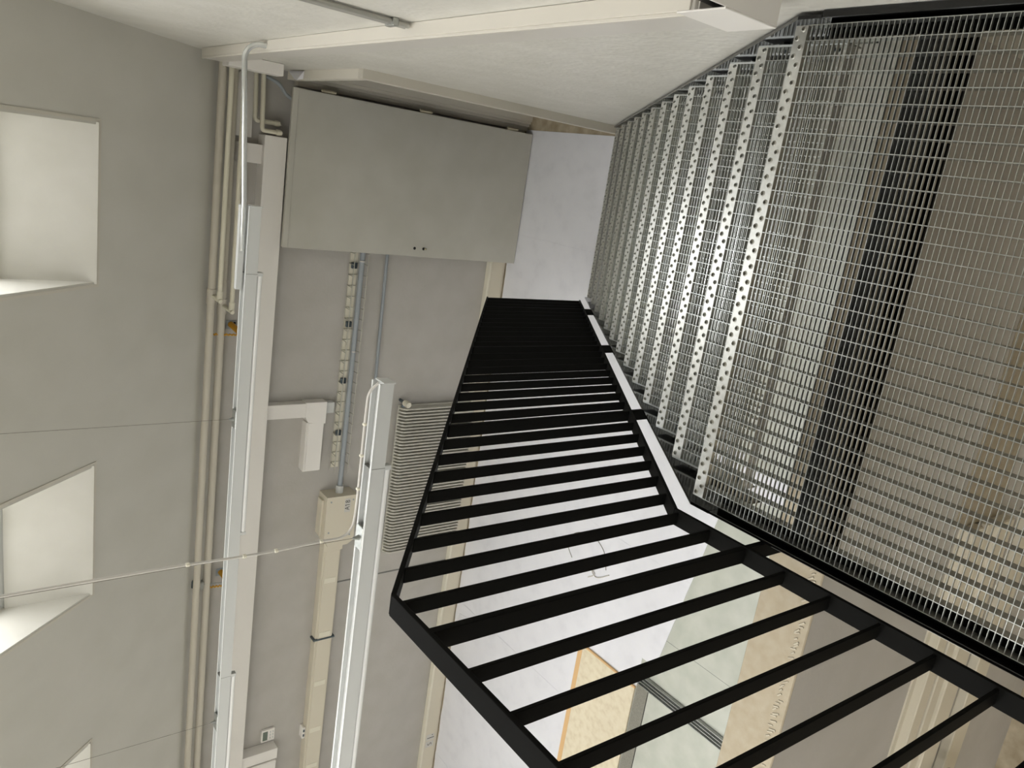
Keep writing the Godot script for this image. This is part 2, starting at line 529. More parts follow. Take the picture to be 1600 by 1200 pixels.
func make_skylight(k: int) -> void:
	var x0: float = WINDOWS[k][0]
	var x1: float = WINDOWS[k][1]
	var z0: float = WINDOWS[k][2]
	var z1: float = WINDOWS[k][3]
	var ry := back_roof_y if WINDOWS[k][4] == 2 else roof_y
	var o := Node3D.new()
	o.name = "window_%d" % (k + 1)
	add_child(o)
	var where: String = ["beside the right wall", "above the hanging lamps", "over the skirting duct labels", "beside the end gable wall"][k if k < 4 else (k - 2 if k < 6 else k - 5)]
	tag(o, ["low roof window in the sloping ceiling ", "high roof window in the sloping ceiling ", "rear roof window "][WINDOWS[k][4]] + where, "window", "", "structure")
	# white lining of the shaft: lower and upper boards upright, two cheeks
	var d := 0.012
	var st := mb()
	box(st, Vector3(x0, ry.call(z0) - 0.004, z0 - 0.001), Vector3(x1, ry.call(z0) + ROOF_T, z0 + d))
	part(st, "lining_board", M.reveal, o)
	st = mb()
	box(st, Vector3(x0, ry.call(z1) - 0.004, z1 - d), Vector3(x1, ry.call(z1) + ROOF_T, z1 + 0.001))
	part(st, "lining_board", M.reveal, o)
	for s in [[x0 - 0.001, x0 + d], [x1 - d, x1 + 0.001]]:
		st = mb()
		var p := []
		for t in [-0.004, ROOF_T]:
			for c in [[s[0], z1], [s[1], z1], [s[1], z0], [s[0], z0]]:
				p.append(Vector3(c[0], ry.call(c[1]) + t, c[1]))
		hexa(st, p)
		part(st, "lining_cheek", M.reveal, o)
	# thin bead round the opening on the ceiling
	st = mb()
	var b := 0.016
	for r in [[x0 - b, x1 + b, z0 - b * 0.7, z0], [x0 - b, x0, z0, z1], [x1, x1 + b, z0, z1]]:
		var p := []
		for t in [-0.007, 0.003]:
			for c in [[r[0], r[3]], [r[1], r[3]], [r[1], r[2]], [r[0], r[2]]]:
				p.append(Vector3(c[0], ry.call(c[1]) + t, c[1]))
		hexa(st, p)
	part(st, "edge_bead", M.frame, o)
	# sash and pane
	var lift := ROOF_T + 0.0
	st = mb()
	var f := 0.05
	for r in [[x0 - 0.03, x1 + 0.03, z0 - 0.02, z0 + f], [x0 - 0.03, x1 + 0.03, z1 - f, z1 + 0.02], [x0 - 0.03, x0 + f, z0 + f, z1 - f], [x1 - f, x1 + 0.03, z0 + f, z1 - f]]:
		var p := []
		for t in [0.0, 0.06]:
			for c in [[r[0], r[3]], [r[1], r[3]], [r[1], r[2]], [r[0], r[2]]]:
				p.append(Vector3(c[0], ry.call(c[1]) + lift + t, c[1]))
		hexa(st, p)
	part(st, "sash", M.lamp_white, o)
	st = mb()
	var q := []
	for t in [0.02, 0.026]:
		for c in [[x0 + f, z1 - f], [x1 - f, z1 - f], [x1 - f, z0 + f], [x0 + f, z0 + f]]:
			q.append(Vector3(c[0], ry.call(c[1]) + lift + t, c[1]))
	hexa(st, q)
	part(st, "pane", M.glass, o)

# ---------------------------------------------------------------- floor coverings
func paper_edge(x: float) -> float:
	return -2.683 + 0.175 * (x + 1.845)

func make_floor_coverings() -> void:
	var st := mb()
	prism(st, [Vector2(LEFTX, 1.08), Vector2(WALLX, 1.08), Vector2(WALLX, 3.4), Vector2(LEFTX, 3.4)], 0.0, 0.003, ALONG_Y)
	var li := struct(st, "floor_linoleum", M.lino, "exposed grey-green linoleum strip between paper and partition", "floor")
	st = mb()
	box(st, Vector3(-2.815, 0.003, -3.0), Vector3(-2.812, 0.0034, -2.2))
	part(st, "sheet_joint", M.seam, li)
	st = mb()
	box(st, Vector3(LEFTX, 0.003, -3.015), Vector3(-3.235, 0.006, -2.914))
	var gs := part(st, "threshold_strip", M.grit, li)
	gs.set_meta("label", "gritty grey threshold strip")
	st = mb()
	box(st, Vector3(LEFTX, 0.003, -2.914), Vector3(-3.235, 0.0045, -2.909))
	part(st, "sheet_joint", M.dark, li)
	# protective paper, one sheet beside the other, each lapping over its neighbour
	var xs := [0.385, -0.478, -1.43, -2.388, -3.048, -3.864, -4.70, -5.56, -6.42, -7.5]
	var names := ["sheet of white floor paper under the open grey door", "sheet of white floor paper beside the foot of the staircase", "sheet of white floor paper behind the railing of the stair", "sheet of white floor paper with loose wires lying on it",
		"sheet of white floor paper running up to the metal floor track", "sheet of white floor paper under the plywood board", "sheet of white floor paper beside the skirting duct labels", "white floor paper sheet two lengths past the plywood board", "sheet of white floor paper along the end gable wall"]
	for i in xs.size() - 1:
		var a: float = xs[i] + (0.05 if i > 0 else 0.0)
		var b: float = xs[i + 1]
		var za := paper_edge(a)
		var zb := paper_edge(b)
		var near := [Vector2(a, -za), Vector2(b, -zb)]
		if b < -3.06: near = [Vector2(a, 3.022), Vector2(b, 3.022)]
		elif b < -2.9: near = [Vector2(a, -za), Vector2(b, 2.90)]
		elif i < 2: near = [Vector2(a, 3.32), Vector2(b, 3.38)]
		var far := 5.222
		st = mb()
		var o := [near[0]]
		for k in 7:   # slightly wavy far edge by the skirting
			o.append(Vector2(lerpf(a, b, k / 6.0), far - 0.012 * (0.5 + 0.5 * sin(k * 2.4 + i * 1.7))))
		o.append(near[1])
		var y := 0.0032 + 0.0016 * (i % 2)
		prism(st, o, y, y + 0.0018, ALONG_Y)
		var sh := part(st, "floor_paper", M.paper, self)
		tag(sh, names[i], "floor paper", "sheets of protective paper on the floor")
		if i in [2, 4, 5]:   # a strip of tape along the lap
			st = mb()
			box(st, Vector3(b + 0.004, y + 0.0018, -5.1), Vector3(b + 0.05, y + 0.0024, min(zb, -3.05) - 0.05))
			part(st, "tape", M.paper, sh)
	st = mb()
	prism(st, [Vector2(-1.62, 2.62), Vector2(-1.45, 2.60), Vector2(-1.44, 2.24), Vector2(-1.60, 2.20)], 0.0068, 0.0082, ALONG_Y)
	tag(part(st, "paper_offcut", M.paper, self), "loose offcut of white paper on the linoleum below the stair head", "paper")
	# torn corner of paper turned up by the skirting
	st = mb()
	hexa(st, [Vector3(-4.02, 0.008, -5.06), Vector3(-3.90, 0.008, -5.02), Vector3(-3.93, 0.008, -5.16), Vector3(-4.03, 0.008, -5.17), Vector3(-4.03, 0.055, -5.065), Vector3(-3.90, 0.0095, -5.02), Vector3(-3.93, 0.0095, -5.16), Vector3(-4.03, 0.02, -5.17)])
	tag(part(st, "paper_flap", M.paper, self), "turned-up torn paper corner beside the skirting duct", "paper")
	# plywood board with a tan edge strip
	var t := thing("plywood_board", "pale plywood board with tan edges lying on the floor paper", "board")
	st = mb()
	box(st, Vector3(-5.2, 0.007, -3.565), Vector3(-3.29, 0.022, -3.02), 0.001)
	part(st, "panel", M.ply, t)
	st = mb()
	box(st, Vector3(-5.2, 0.007, -3.608), Vector3(-3.276, 0.0235, -3.565), 0.001)
	part(st, "edge_strip", M.ply_edge, t)
	st = mb()
	box(st, Vector3(-3.29, 0.007, -3.565), Vector3(-3.276, 0.0225, -3.02), 0.001)
	part(st, "edge_strip", M.ply_edge, t)
	# galvanised sliding-door track lying on the floor
	t = thing("floor_track", "galvanised metal door track lying on the grey linoleum", "metal track")
	st = mb()
	box(st, Vector3(-3.232, 0.003, -3.02), Vector3(-3.150, 0.007, -2.1))
	part(st, "base_plate", M.steel, t)
	for x in [-3.226, -3.203, -3.180, -3.156]:
		st = mb()
		box(st, Vector3(x - 0.003, 0.007, -3.02), Vector3(x + 0.003, 0.032, -2.1), 0.001)
		part(st, "rail", M.steel, t)
	st = mb()
	box(st, Vector3(-3.222, 0.012, -3.05), Vector3(-3.150, 0.045, -2.985), 0.004)
	part(st, "end_clamp", M.grey_pipe, t)
	for z in [-3.035, -3.0]:
		st = mb()
		tube(st, [Vector3(-3.170, 0.045, z), Vector3(-3.170, 0.052, z)], 0.007, 8)
		part(st, "bolt", M.clip, t)
	# thin wires left lying on the paper
	st = mb()
	tube(st, spline([Vector3(-2.62, 0.009, -3.50), Vector3(-2.50, 0.009, -3.55), Vector3(-2.44, 0.009, -3.68), Vector3(-2.49, 0.009, -3.86), Vector3(-2.61, 0.009, -3.93), Vector3(-2.70, 0.009, -3.86)]), 0.0025, 6)
	tag(part(st, "wire", M.grey_cable, self), "thin grey wire curled in a loop on the floor paper", "wire")
	st = mb()
	tube(st, spline([Vector3(-2.64, 0.010, -3.46), Vector3(-2.72, 0.012, -3.58), Vector3(-2.67, 0.012, -3.67), Vector3(-2.74, 0.010, -3.76), Vector3(-2.66, 0.010, -3.72), Vector3(-2.70, 0.012, -3.60), Vector3(-2.76, 0.010, -3.66)]), 0.004, 6)
	tag(part(st, "wire_bundle", M.cable, self), "crumpled bundle of pale wire on the floor paper", "wire")
	st = mb()
	box(st, Vector3(-1.075, 0.0065, -3.30), Vector3(-1.035, 0.0075, -3.24))
	tag(part(st, "wood_chip", M.ply_edge, self), "small tan wood chip on the floor paper beside the stair", "wood chip")

# ---------------------------------------------------------------- grating
func nosing_mesh(len: float) -> ArrayMesh:
	# perforated nosing, 29 mm deep (z from 0 towards +z), top at y 0, with two staggered rows of raised holes
	var st := mb()
	var p := 0.0375
	var n := int(round(len / p))
	p = len / n
	var segs := 8
	for row in 2:
		var z0 := 0.001 if row == 0 else 0.0130
		var z1 := 0.0130 if row == 0 else 0.0250
		for k in n:
			var x0 := k * p - len * 0.5
			var x1 := x0 + p
			var cx := x0 + (p * 0.3 if row == 0 else p * 0.8)
			var cz := (z0 + z1) * 0.5
			var angles: Array[float] = []
			for c in [Vector2(x1, z1), Vector2(x0, z1), Vector2(x0, z0), Vector2(x1, z0)]:
				angles.append(fposmod(atan2(c.y - cz, c.x - cx), TAU))
			for q in segs:
				angles.append(TAU * q / segs)
			angles.sort()
			var n_a := angles.size()
			var edge := []
			var ringa := []
			var ringb := []
			var ringc := []
			for a in angles:
				var dx := cos(a)
				var dz := sin(a)
				# point where this spoke leaves the cell
				var tx := 1e9
				var tz := 1e9
				if absf(dx) > 1e-6: tx = ((x1 - cx) / dx) if dx > 0 else ((x0 - cx) / dx)
				if absf(dz) > 1e-6: tz = ((z1 - cz) / dz) if dz > 0 else ((z0 - cz) / dz)
				var t: float = min(tx, tz)
				edge.append(Vector3(cx + dx * t, 0, cz + dz * t))
				ringa.append(Vector3(cx + dx * 0.0066, 0, cz + dz * 0.0066))
				ringb.append(Vector3(cx + dx * 0.0042, 0.0028, cz + dz * 0.0042))
				ringc.append(Vector3(cx + dx * 0.0036, -0.008, cz + dz * 0.0036))
			for q in n_a:
				var u := (q + 1) % n_a
				quad(st, edge[u], ringa[u], ringa[q], edge[q])
				quad(st, ringa[u], ringb[u], ringb[q], ringa[q])
				quad(st, ringb[u], ringc[u], ringc[q], ringb[q])
	var h := len * 0.5
	quad(st, Vector3(-h, 0, 0.029), Vector3(h, 0, 0.029), Vector3(h, 0, 0.025), Vector3(-h, 0, 0.025))
	# front lip, folded underside and back edge
	box(st, Vector3(-h, -0.034, -0.002), Vector3(h, 0.0, 0.001))
	box(st, Vector3(-h, -0.012, 0.027), Vector3(h, -0.001, 0.029))
	return mesh(st, M.nosing)

func make_stairs() -> void:
	var gw := GX1 - GX0
	var gc := (GX0 + GX1) * 0.5
	var nos := nosing_mesh(gw)
	# one infill for all treads: cross rods along x, bearing strips along z
	var st := mb()
	var cells := 35
	var depth := 0.255
	for i in cells + 1:
		var x := -gw * 0.5 + gw * i / cells
		box(st, Vector3(x - 0.0009, -0.028, 0.029), Vector3(x + 0.0009, -0.0004, depth))
	var z := 0.0405
	while z < depth - 0.004:
		box(st, Vector3(-gw * 0.5, -0.0065, z - 0.0007), Vector3(gw * 0.5, 0.0, z + 0.0007))
		z += 0.0118
	var infill := mesh(st, M.steel)
	st = mb()
	box(st, Vector3(-gw * 0.5, -0.03, depth), Vector3(gw * 0.5, 0.0005, depth + 0.003))
	var back := mesh(st, M.bright_steel)
	st = mb()
	box(st, Vector3(0, -0.06, 0.0), Vector3(0.004, 0.0008, depth))
	var plate := mesh(st, M.steel)
	st = mb()
	tube(st, [Vector3(-0.006, 0, 0), Vector3(0.008, 0, 0)], 0.009, 6)
	var bolt := mesh(st, M.clip)
	var t := thing("staircase", "galvanised grating staircase with perforated tread nosings between dark stringers", "staircase")
	for n in range(1, 13):
		var tr := Node3D.new()
		tr.name = "tread"
		tr.position = Vector3(gc, LAND - RISE * n, NOSE - RUN * n)
		t.add_child(tr, true)
		put(nos, "nosing", tr)
		var inf := put(infill, "mesh_infill", tr)
		inf.set_meta("kind", "stuff")
		put(back, "rear_strip", tr)
		put(plate, "end_plate", tr, Vector3(-gw * 0.5 - 0.004, 0, 0))
		put(plate, "end_plate", tr, Vector3(gw * 0.5, 0, 0))
		for bz in [0.05, 0.2]:
			put(bolt, "bolt", tr, Vector3(-gw * 0.5, -0.045, bz))
			put(bolt, "bolt", tr, Vector3(gw * 0.5, -0.045, bz))
	# stringers: flat plates following the pitch
	var pitch := RISE / RUN
	var zb := NOSE - RUN * 12.45
	var outline := [Vector2(-(NOSE + 0.06), LAND - 0.24), Vector2(-(NOSE + 0.06), LAND + 0.004), Vector2(-NOSE, LAND + 0.004), Vector2(-zb, LAND + 0.004 + pitch * (zb - NOSE)), Vector2(-zb, 0.0), Vector2(-zb - 0.16, 0.0), Vector2(-NOSE + 0.05, LAND - 0.24)]
	for s in [[-0.7455, -0.7375], [0.432, 0.44]]:
		st = mb()
		prism(st, outline, s[0], s[1], ALONG_X)
		part(st, "stringer", M.gloss_black, t)

	# landing platform
	t = thing("landing_platform", "galvanised grating landing in a black steel frame at the stair head", "landing")
	put(nos, "nosing", t, Vector3(gc, LAND, NOSE))
	var zend := 0.40
	for i in cells + 1:
		var x := GX0 + gw * i / cells
		if i == 0:
			st = mb()
			box(st, Vector3(-0.0009, -0.03, NOSE + 0.029), Vector3(0.0009, -0.0003, zend))
			bearing = mesh(st, M.steel)
		put(bearing, "bearing_bar", t, Vector3(x, LAND, 0))
	st = mb()
	box(st, Vector3(-gw * 0.5, -0.0065, -0.0007), Vector3(gw * 0.5, 0.0, 0.0007))
	var rod := mesh(st, M.steel)
	z = NOSE + 0.0405
	while z < zend:
		put(rod, "cross_rod", t, Vector3(gc, LAND, z))
		z += 0.0118
	# frame: outer plates, ledges under the grating, cross beams
	for s in [[-0.7455, -0.7375, -0.7375, -0.70], [0.432, 0.449, 0.40, 0.432]]:
		st = mb()
		box(st, Vector3(s[0], LAND - 0.13, NOSE + 0.06), Vector3(s[1], LAND + 0.004, zend + 0.02), 0.0015)
		part(st, "side_plate", M.gloss_black, t)
		st = mb()
		box(st, Vector3(s[2], LAND - 0.042, NOSE + 0.06), Vector3(s[3], LAND - 0.034, zend + 0.02))
		part(st, "ledge", M.black, t)
	for zz in [-0.875, 0.36]:
		st = mb()
		box(st, Vector3(-0.7375, LAND - 0.135, zz - 0.036), Vector3(0.432, LAND - 0.128, zz + 0.036))
		box(st, Vector3(-0.7375, LAND - 0.042, zz - 0.036), Vector3(0.432, LAND - 0.035, zz + 0.036))
		box(st, Vector3(-0.7375, LAND - 0.128, zz - 0.004), Vector3(0.432, LAND - 0.042, zz + 0.004))
		part(st, "cross_beam", M.black_beam, t)
	for x in [-0.70, 0.40]:
		st = mb()
		box(st, Vector3(x - 0.03, 0, 0.33), Vector3(x + 0.03, LAND - 0.135, 0.39), 0.004)
		part(st, "leg", M.black, t)

var bearing: ArrayMesh

# ---------------------------------------------------------------- railing
func make_railing() -> void:
	var t := thing("stair_railing", "black flat-bar steel railing running along the landing and down the stair", "railing")
	var xo := -0.793
	var xi := -0.750
	var xc := (xo + xi) * 0.5
	var w := xi - xo
	var p := RISE / RUN
	var top := 3.272
	var low := 2.402
	var zt := -1.085          # where the top rail starts to drop
	var zl := -1.180
	var ze := -4.055
	var zn := 0.30
	var th := 0.010
	for r in [[top, zt], [low, zl]]:
		var y: float = r[0] - th * 0.5
		var zk: float = r[1]
		var st := mb()
		box(st, Vector3(xo, r[0] - th, zk), Vector3(xi, r[0], zn), 0.0012)
		part(st, "top_rail" if r[0] == top else "bottom_rail", M.black, t)
		st = mb()
		bar(st, Vector3(xc, y, zk), Vector3(xc, y - p * (zk - ze), ze), Vector3.RIGHT, w, th, 0.0012)
		part(st, "top_rail" if r[0] == top else "bottom_rail", M.black, t)
	var zs := []
	for k in range(0, 31):
		zs.append([-0.962 - 0.1031 * k, k % 9 == 0])
	for k in range(1, 12):
		zs.append([-0.962 + 0.1134 * k, k % 9 == 0])
	for e in zs:
		var z: float = e[0]
		var yt := (top if z > zt else top - p * (zt - z)) - th
		var yl := low if z > zl else low - p * (zl - z)
		var post: bool = e[1]
		var st := mb()
		if post:
			yl = (LAND if z > NOSE else LAND - p * (NOSE - z)) - 0.13
			box(st, Vector3(xc - 0.019, yl, z - 0.008), Vector3(xc + 0.019, yt, z + 0.008), 0.0012)
		else:
			box(st, Vector3(xc - 0.015, yl, z - 0.004), Vector3(xc + 0.015, yt, z + 0.004), 0.001)
		part(st, "post" if post else "baluster", M.black, t)

# ---------------------------------------------------------------- door
func make_door() -> void:
	var o := Node3D.new()
	o.name = "door_1"
	add_child(o)
	tag(o, "grey flush door standing wide open in front of the far wall", "door", "", "structure")
	var st := mb()
	box(st, Vector3(-0.665, 0.012, -5.155), Vector3(0.352, 1.955, -5.113), 0.002)
	part(st, "leaf", M.door, o)
	st = mb()
	box(st, Vector3(-0.665, 1.925, -5.113), Vector3(0.352, 1.963, -5.108), 0.001)
	part(st, "top_rebate", M.door, o)
	for y in [0.954, 0.877]:
		st = mb()
		tube(st, [Vector3(-0.604, y, -5.1135), Vector3(-0.604, y, -5.1115)], 0.011, 10)
		part(st, "handle_hole", M.dark, o)
	st = mb()
	tube(st, [Vector3(-0.604, 0.868, -5.112), Vector3(-0.604, 0.86, -5.100)], 0.007, 8)
	part(st, "spindle", M.brass, o)
	for y in [1.722, 0.984, 0.212]:
		st = mb()
		tube(st, [Vector3(0.366, y - 0.05, -5.118), Vector3(0.366, y + 0.05, -5.118)], 0.009, 8)
		box(st, Vector3(0.352, y - 0.045, -5.123), Vector3(0.366, y + 0.045, -5.120))
		part(st, "hinge", M.brass, o)
	# frame round the opening in the right wall
	var f := Node3D.new()
	f.name = "trim_2"
	add_child(f)
	tag(f, "pale grey casing round the door opening in the right wall", "door frame", "", "structure")
	st = mb()
	box(st, Vector3(0.398, 0.0, -4.215), Vector3(WALLX + 0.02, 1.955, -4.160), 0.002)
	part(st, "near_casing", M.frame, f)
	st = mb()
	box(st, Vector3(0.398, 1.90, -5.25), Vector3(WALLX + 0.02, 1.955, -4.215), 0.002)
	part(st, "head_casing", M.frame_white, f)
	for s in [[0.372, 0.405, -5.205], [0.405, 0.425, -5.190], [0.425, 0.445, -5.175], [0.445, 0.62, -5.160]]:
		st = mb()
		box(st, Vector3(s[0], 0, -5.27), Vector3(s[1], 1.90, s[2]), 0.002)
		part(st, "far_jamb", M.frame, f)

# ---------------------------------------------------------------- ducts, pipes and boxes on the right wall
func make_right_wall_fittings() -> void:
	var xf := 0.398
	var t := thing("cable_trunking", "white cable trunking running level along the wall above the stair", "trunking")
	var st := mb()
	box(st, Vector3(xf, 2.454, -4.95), Vector3(WALLX - 0.001, 2.572, -1.28), 0.002)
	part(st, "channel", M.trunk_grey, t)
	st = mb()
	box(st, Vector3(xf + 0.006, 2.572, -4.94), Vector3(WALLX - 0.001, 2.5775, -1.29), 0.001)
	part(st, "lid", M.duct_warm, t)
	st = mb()
	box(st, Vector3(xf - 0.003, 2.566, -4.951), Vector3(xf + 0.006, 2.575, -1.28), 0.001)
	part(st, "lip", M.duct_warm, t)
	st = mb()
	box(st, Vector3(xf - 0.018, 2.13, -4.97), Vector3(WALLX - 0.001, 2.452, -4.85), 0.003)
	part(st, "down_branch", M.duct, t)
	# corner piece over the landing edge, open at the top
	st = mb()
	var c0 := Vector3(0.383, 2.47, -1.265)
	var c1 := Vector3(WALLX - 0.001, 2.64, -1.135)
	box(st, c0, Vector3(c0.x + 0.004, c1.y, c1.z), 0.001)
	box(st, Vector3(c0.x + 0.004, c0.y, c1.z - 0.004), Vector3(c1.x, 2.80, c1.z), 0.001)
	box(st, Vector3(c0.x + 0.004, c0.y, c0.z), Vector3(c1.x, 2.578, c0.z + 0.004), 0.001)
	box(st, Vector3(c0.x + 0.004, c0.y, c0.z + 0.004), Vector3(c1.x, c0.y + 0.004, c1.z - 0.004))
	part(st, "corner_box", M.duct, t)
	st = mb()
	tube(st, spline([Vector3(0.418, 2.58, -1.205), Vector3(0.42, 2.62, -1.20), Vector3(0.42, 2.8, -1.19), Vector3(0.42, 3.4, -1.18)]), 0.02, 10)
	tag(part(st, "black_cable", M.black_beam, self), "thick black cable rising out of the trunking corner box", "cable")
	# twin conduit on the upper wall
	t = thing("twin_conduit", "pair of grey conduits running up the wall from the trunking", "conduit")
	for dz in [-0.012, 0.012]:
		st = mb()
		tube(st, [Vector3(WALLX - 0.013, 2.585, -2.54 + dz), Vector3(WALLX - 0.013, 4.6, -2.54 + dz)], 0.0095, 10)
		part(st, "tube", M.metal_pipe, t)
	for y in [2.64, 3.2, 3.8]:
		st = mb()
		box(st, Vector3(WALLX - 0.027, y - 0.011, -2.57), Vector3(WALLX, y + 0.011, -2.51), 0.003)
		part(st, "clamp", M.steel, t)
	# scrap of paper on the door frame
	st = mb()
	hexa(st, [Vector3(0.40, 1.957, -4.98), Vector3(0.445, 1.957, -4.97), Vector3(0.445, 1.957, -5.16), Vector3(0.40, 1.957, -5.12), Vector3(0.385, 1.995, -4.985), Vector3(0.445, 1.960, -4.97), Vector3(0.445, 1.985, -5.16), Vector3(0.40, 1.960, -5.12)])
	tag(part(st, "paper_scrap", M.paper, self), "folded scrap of white paper on top of the door casing", "paper")
	# shiny tube from the trunking to the lamp row
	st = mb()
	var pts := []
	pts.append(Vector3(0.424, 2.575, -3.90))
	pts.append(Vector3(0.424, 2.60, -3.90))
	arc(pts, Vector3(0.354, 2.60, -3.90), Vector3.RIGHT, Vector3(0, 0.32, -0.1).normalized(), 0.07, 0.15, PI * 0.5, 6)
	pts.append(Vector3(0.2, 2.655, -3.93))
	pts.append(Vector3(-0.30, 2.615, -3.965))
	pts.append(Vector3(-0.55, 2.610, -3.97))
	tube(st, pts, 0.0125, 12)
	tag(part(st, "supply_tube", M.clear_tube, self), "shiny curved conduit from the wall trunking to a hanging lamp row", "conduit")

# ---------------------------------------------------------------- pipes, ducts and boxes on the far wall
func make_far_wall_fittings() -> void:
	var st := mb()
	# two old heating mains under the roof, each with a slimmer branch teed off: main y, z, radius, branch y, z, x of the tee
	var mains := [["thick painted heating pipe running highest along the far wall with a slim branch", 2.408, -5.10, 0.024, 2.380, -5.02, -1.01],
		["thick painted heating pipe running lower along the far wall with a slim branch", 2.320, -5.16, 0.025, 2.291, -5.05, -1.085]]
	for m in mains:
		var hp := thing("heating_pipe", m[0], "pipe")
		st = mb()
		tube(st, [Vector3(0.449, m[1], m[2]), Vector3(LEFTX, m[1], m[2])], m[3], 14)
		part(st, "main_run", M.pipe_old, hp)
		st = mb()
		tube(st, [Vector3(m[6] + 0.05, m[1], m[2]), Vector3(m[6] - 0.05, m[1], m[2])], m[3] + 0.005, 14)
		part(st, "tee_fitting", M.pipe_old, hp)
		st = mb()
		tube(st, [Vector3(0.449, m[4], m[5]), Vector3(m[6], m[4], m[5])], 0.015, 12)
		part(st, "branch_run", M.pipe, hp)
		st = mb()
		tube(st, [Vector3(m[6] + 0.012, m[1], m[2]), Vector3(m[6] - 0.012, m[4], m[5] + 0.025)], 0.014, 12)
		part(st, "arm", M.pipe, hp)
		st = mb()
		tube(st, [Vector3(m[6] + 0.05, m[4], m[5]), Vector3(m[6] - 0.004, m[4], m[5])], 0.019, 12)
		part(st, "elbow", M.pipe, hp)
	# white service beam along the wall
	var t := thing("service_duct", "long white box duct running along the far wall below the pipes", "duct")
	st = mb()
	box(st, Vector3(LEFTX, 1.962, BACKZ + 0.001), Vector3(0.035, 2.108, -5.155), 0.002)
	part(st, "body", M.duct, t)
	st = mb()
	box(st, Vector3(-0.150, 2.108, BACKZ + 0.001), Vector3(-0.03, 2.26, -5.19), 0.002)
	part(st, "riser", M.duct, t)
	# tall box behind the pipes in the corner
	t = thing("corner_duct_box", "pale duct box behind the slim pipes in the corner by the right wall", "duct")
	st = mb()
	prism(st, [Vector2(0.005, 2.165), Vector2(0.40, 2.165), Vector2(0.40, 2.25), Vector2(0.36, 2.283), Vector2(0.005, 2.283)], BACKZ + 0.001, -5.245)
	part(st, "body", M.duct, t)
	# pair of short capped pipes above the door
	for r in [[0.115, 2.160, "short capped pipe stub next to the right wall above the door", -5.21], [0.060, 2.128, "short capped pipe stub next to the end of the box duct", -5.165]]:
		t = thing("pipe_stub", r[2], "pipe", "capped pipe stubs above the door")
		st = mb()
		var q := [Vector3(0.449, r[1] + 0.012, r[3]), Vector3(r[0] + 0.02, r[1], r[3])]
		arc(q, Vector3(r[0] + 0.02, r[1] - 0.02, r[3]), Vector3.UP, Vector3.LEFT, 0.02, 0.0, PI * 0.5, 4)
		q.append(Vector3(r[0], 2.03, r[3]))
		tube(st, q, 0.0145, 10)
		part(st, "run", M.pipe, t)
		st = mb()
		tube(st, [Vector3(r[0], 2.035, r[3]), Vector3(r[0], 2.012, r[3]), Vector3(r[0], 2.000, r[3]), Vector3(r[0], 1.994, r[3])], [0.019, 0.019, 0.015, 0.005], 12)
		part(st, "cap", M.pipe, t)
	# curved pale strip behind the door head
	st = mb()
	tube(st, spline([Vector3(0.39, 2.10, -5.23), Vector3(0.36, 2.02, -5.22), Vector3(0.30, 1.97, -5.20), Vector3(0.27, 1.9, -5.2)]), 0.012, 8)
	tag(part(st, "flexible_cable", M.grey_pipe, self), "grey cable curving down behind the top of the open door", "cable")
	# L-shaped duct branch
	t = thing("elbow_duct", "white duct dropping from the box duct and turning along the wall", "duct")
	st = mb()
	box(st, Vector3(-1.915, 1.62, BACKZ + 0.001), Vector3(-1.808, 1.962, -5.195), 0.002)
	part(st, "drop", M.duct, t)
	st = mb()
	prism(st, [Vector2(-1.800, 1.500), Vector2(-1.800, 1.66), Vector2(-1.915, 1.66), Vector2(-1.955, 1.635), Vector2(-1.97, 1.500)], BACKZ + 0.001, -5.19)
	part(st, "corner", M.duct, t)
	st = mb()
	box(st, Vector3(-2.345, 1.512, -5.20), Vector3(-1.96, 1.632, -5.19), 0.002)
	part(st, "cover", M.duct, t)
	st = mb()
	box(st, Vector3(-2.35, 1.520, BACKZ + 0.001), Vector3(-1.96, 1.645, -5.20))
	part(st, "inner_channel", M.duct, t)
	st = mb()
	box(st, Vector3(-1.90, 1.425, BACKZ + 0.001), Vector3(-1.815, 1.500, -5.215), 0.004)
	tag(part(st, "junction_box", M.grey_box, self), "small pale grey junction box under the elbow of the white duct", "junction box")
	# wire basket cable tray
	t = thing("cable_tray", "galvanised wire basket cable tray fixed along the far wall", "cable tray")
	var ty := 1.335
	for w in [[0.055, -5.185], [0.055, -5.27], [0.018, -5.27], [-0.018, -5.27], [-0.055, -5.27], [-0.055, -5.185]]:
		st = mb()
		tube(st, [Vector3(0.35, ty + w[0], w[1]), Vector3(-2.39, ty + w[0], w[1])], 0.0028, 6)
		part(st, "long_wire", M.wire, t)
	st = mb()
	tube(st, [Vector3(0, 0.06, -5.180), Vector3(0, 0.055, -5.268), Vector3(0, -0.055, -5.268), Vector3(0, -0.06, -5.180)], 0.0028, 6)
	var hoop := mesh(st, M.wire)
	var x := 0.30
	while x > -2.4:
		put(hoop, "hoop", t, Vector3(x, ty, 0))
		x -= 0.082
	for cx in [-0.78, -1.22, -1.66, -2.08]:
		st = mb()
		box(st, Vector3(cx - 0.022, ty - 0.002, -5.268), Vector3(cx + 0.022, ty + 0.042, -5.250), 0.003)
		part(st, "clip", M.clip, t)
	st = mb()
	box(st, Vector3(-2.37, ty - 0.012, BACKZ + 0.001), Vector3(0.3, ty + 0.048, -5.272))
	tag(part(st, "flat_cable", M.cream_lid, self), "flat cream cable lying inside the wire basket tray", "cable")
	t = thing("tray_conduit", "grey plastic conduit tied into the wire basket and entering the cream box", "conduit")
	st = mb()
	tube(st, [Vector3(0.35, ty - 0.028, -5.235), Vector3(-2.57, ty - 0.012, -5.205)], 0.019, 12)
	part(st, "tube", M.grey_pipe, t)
	st = mb()
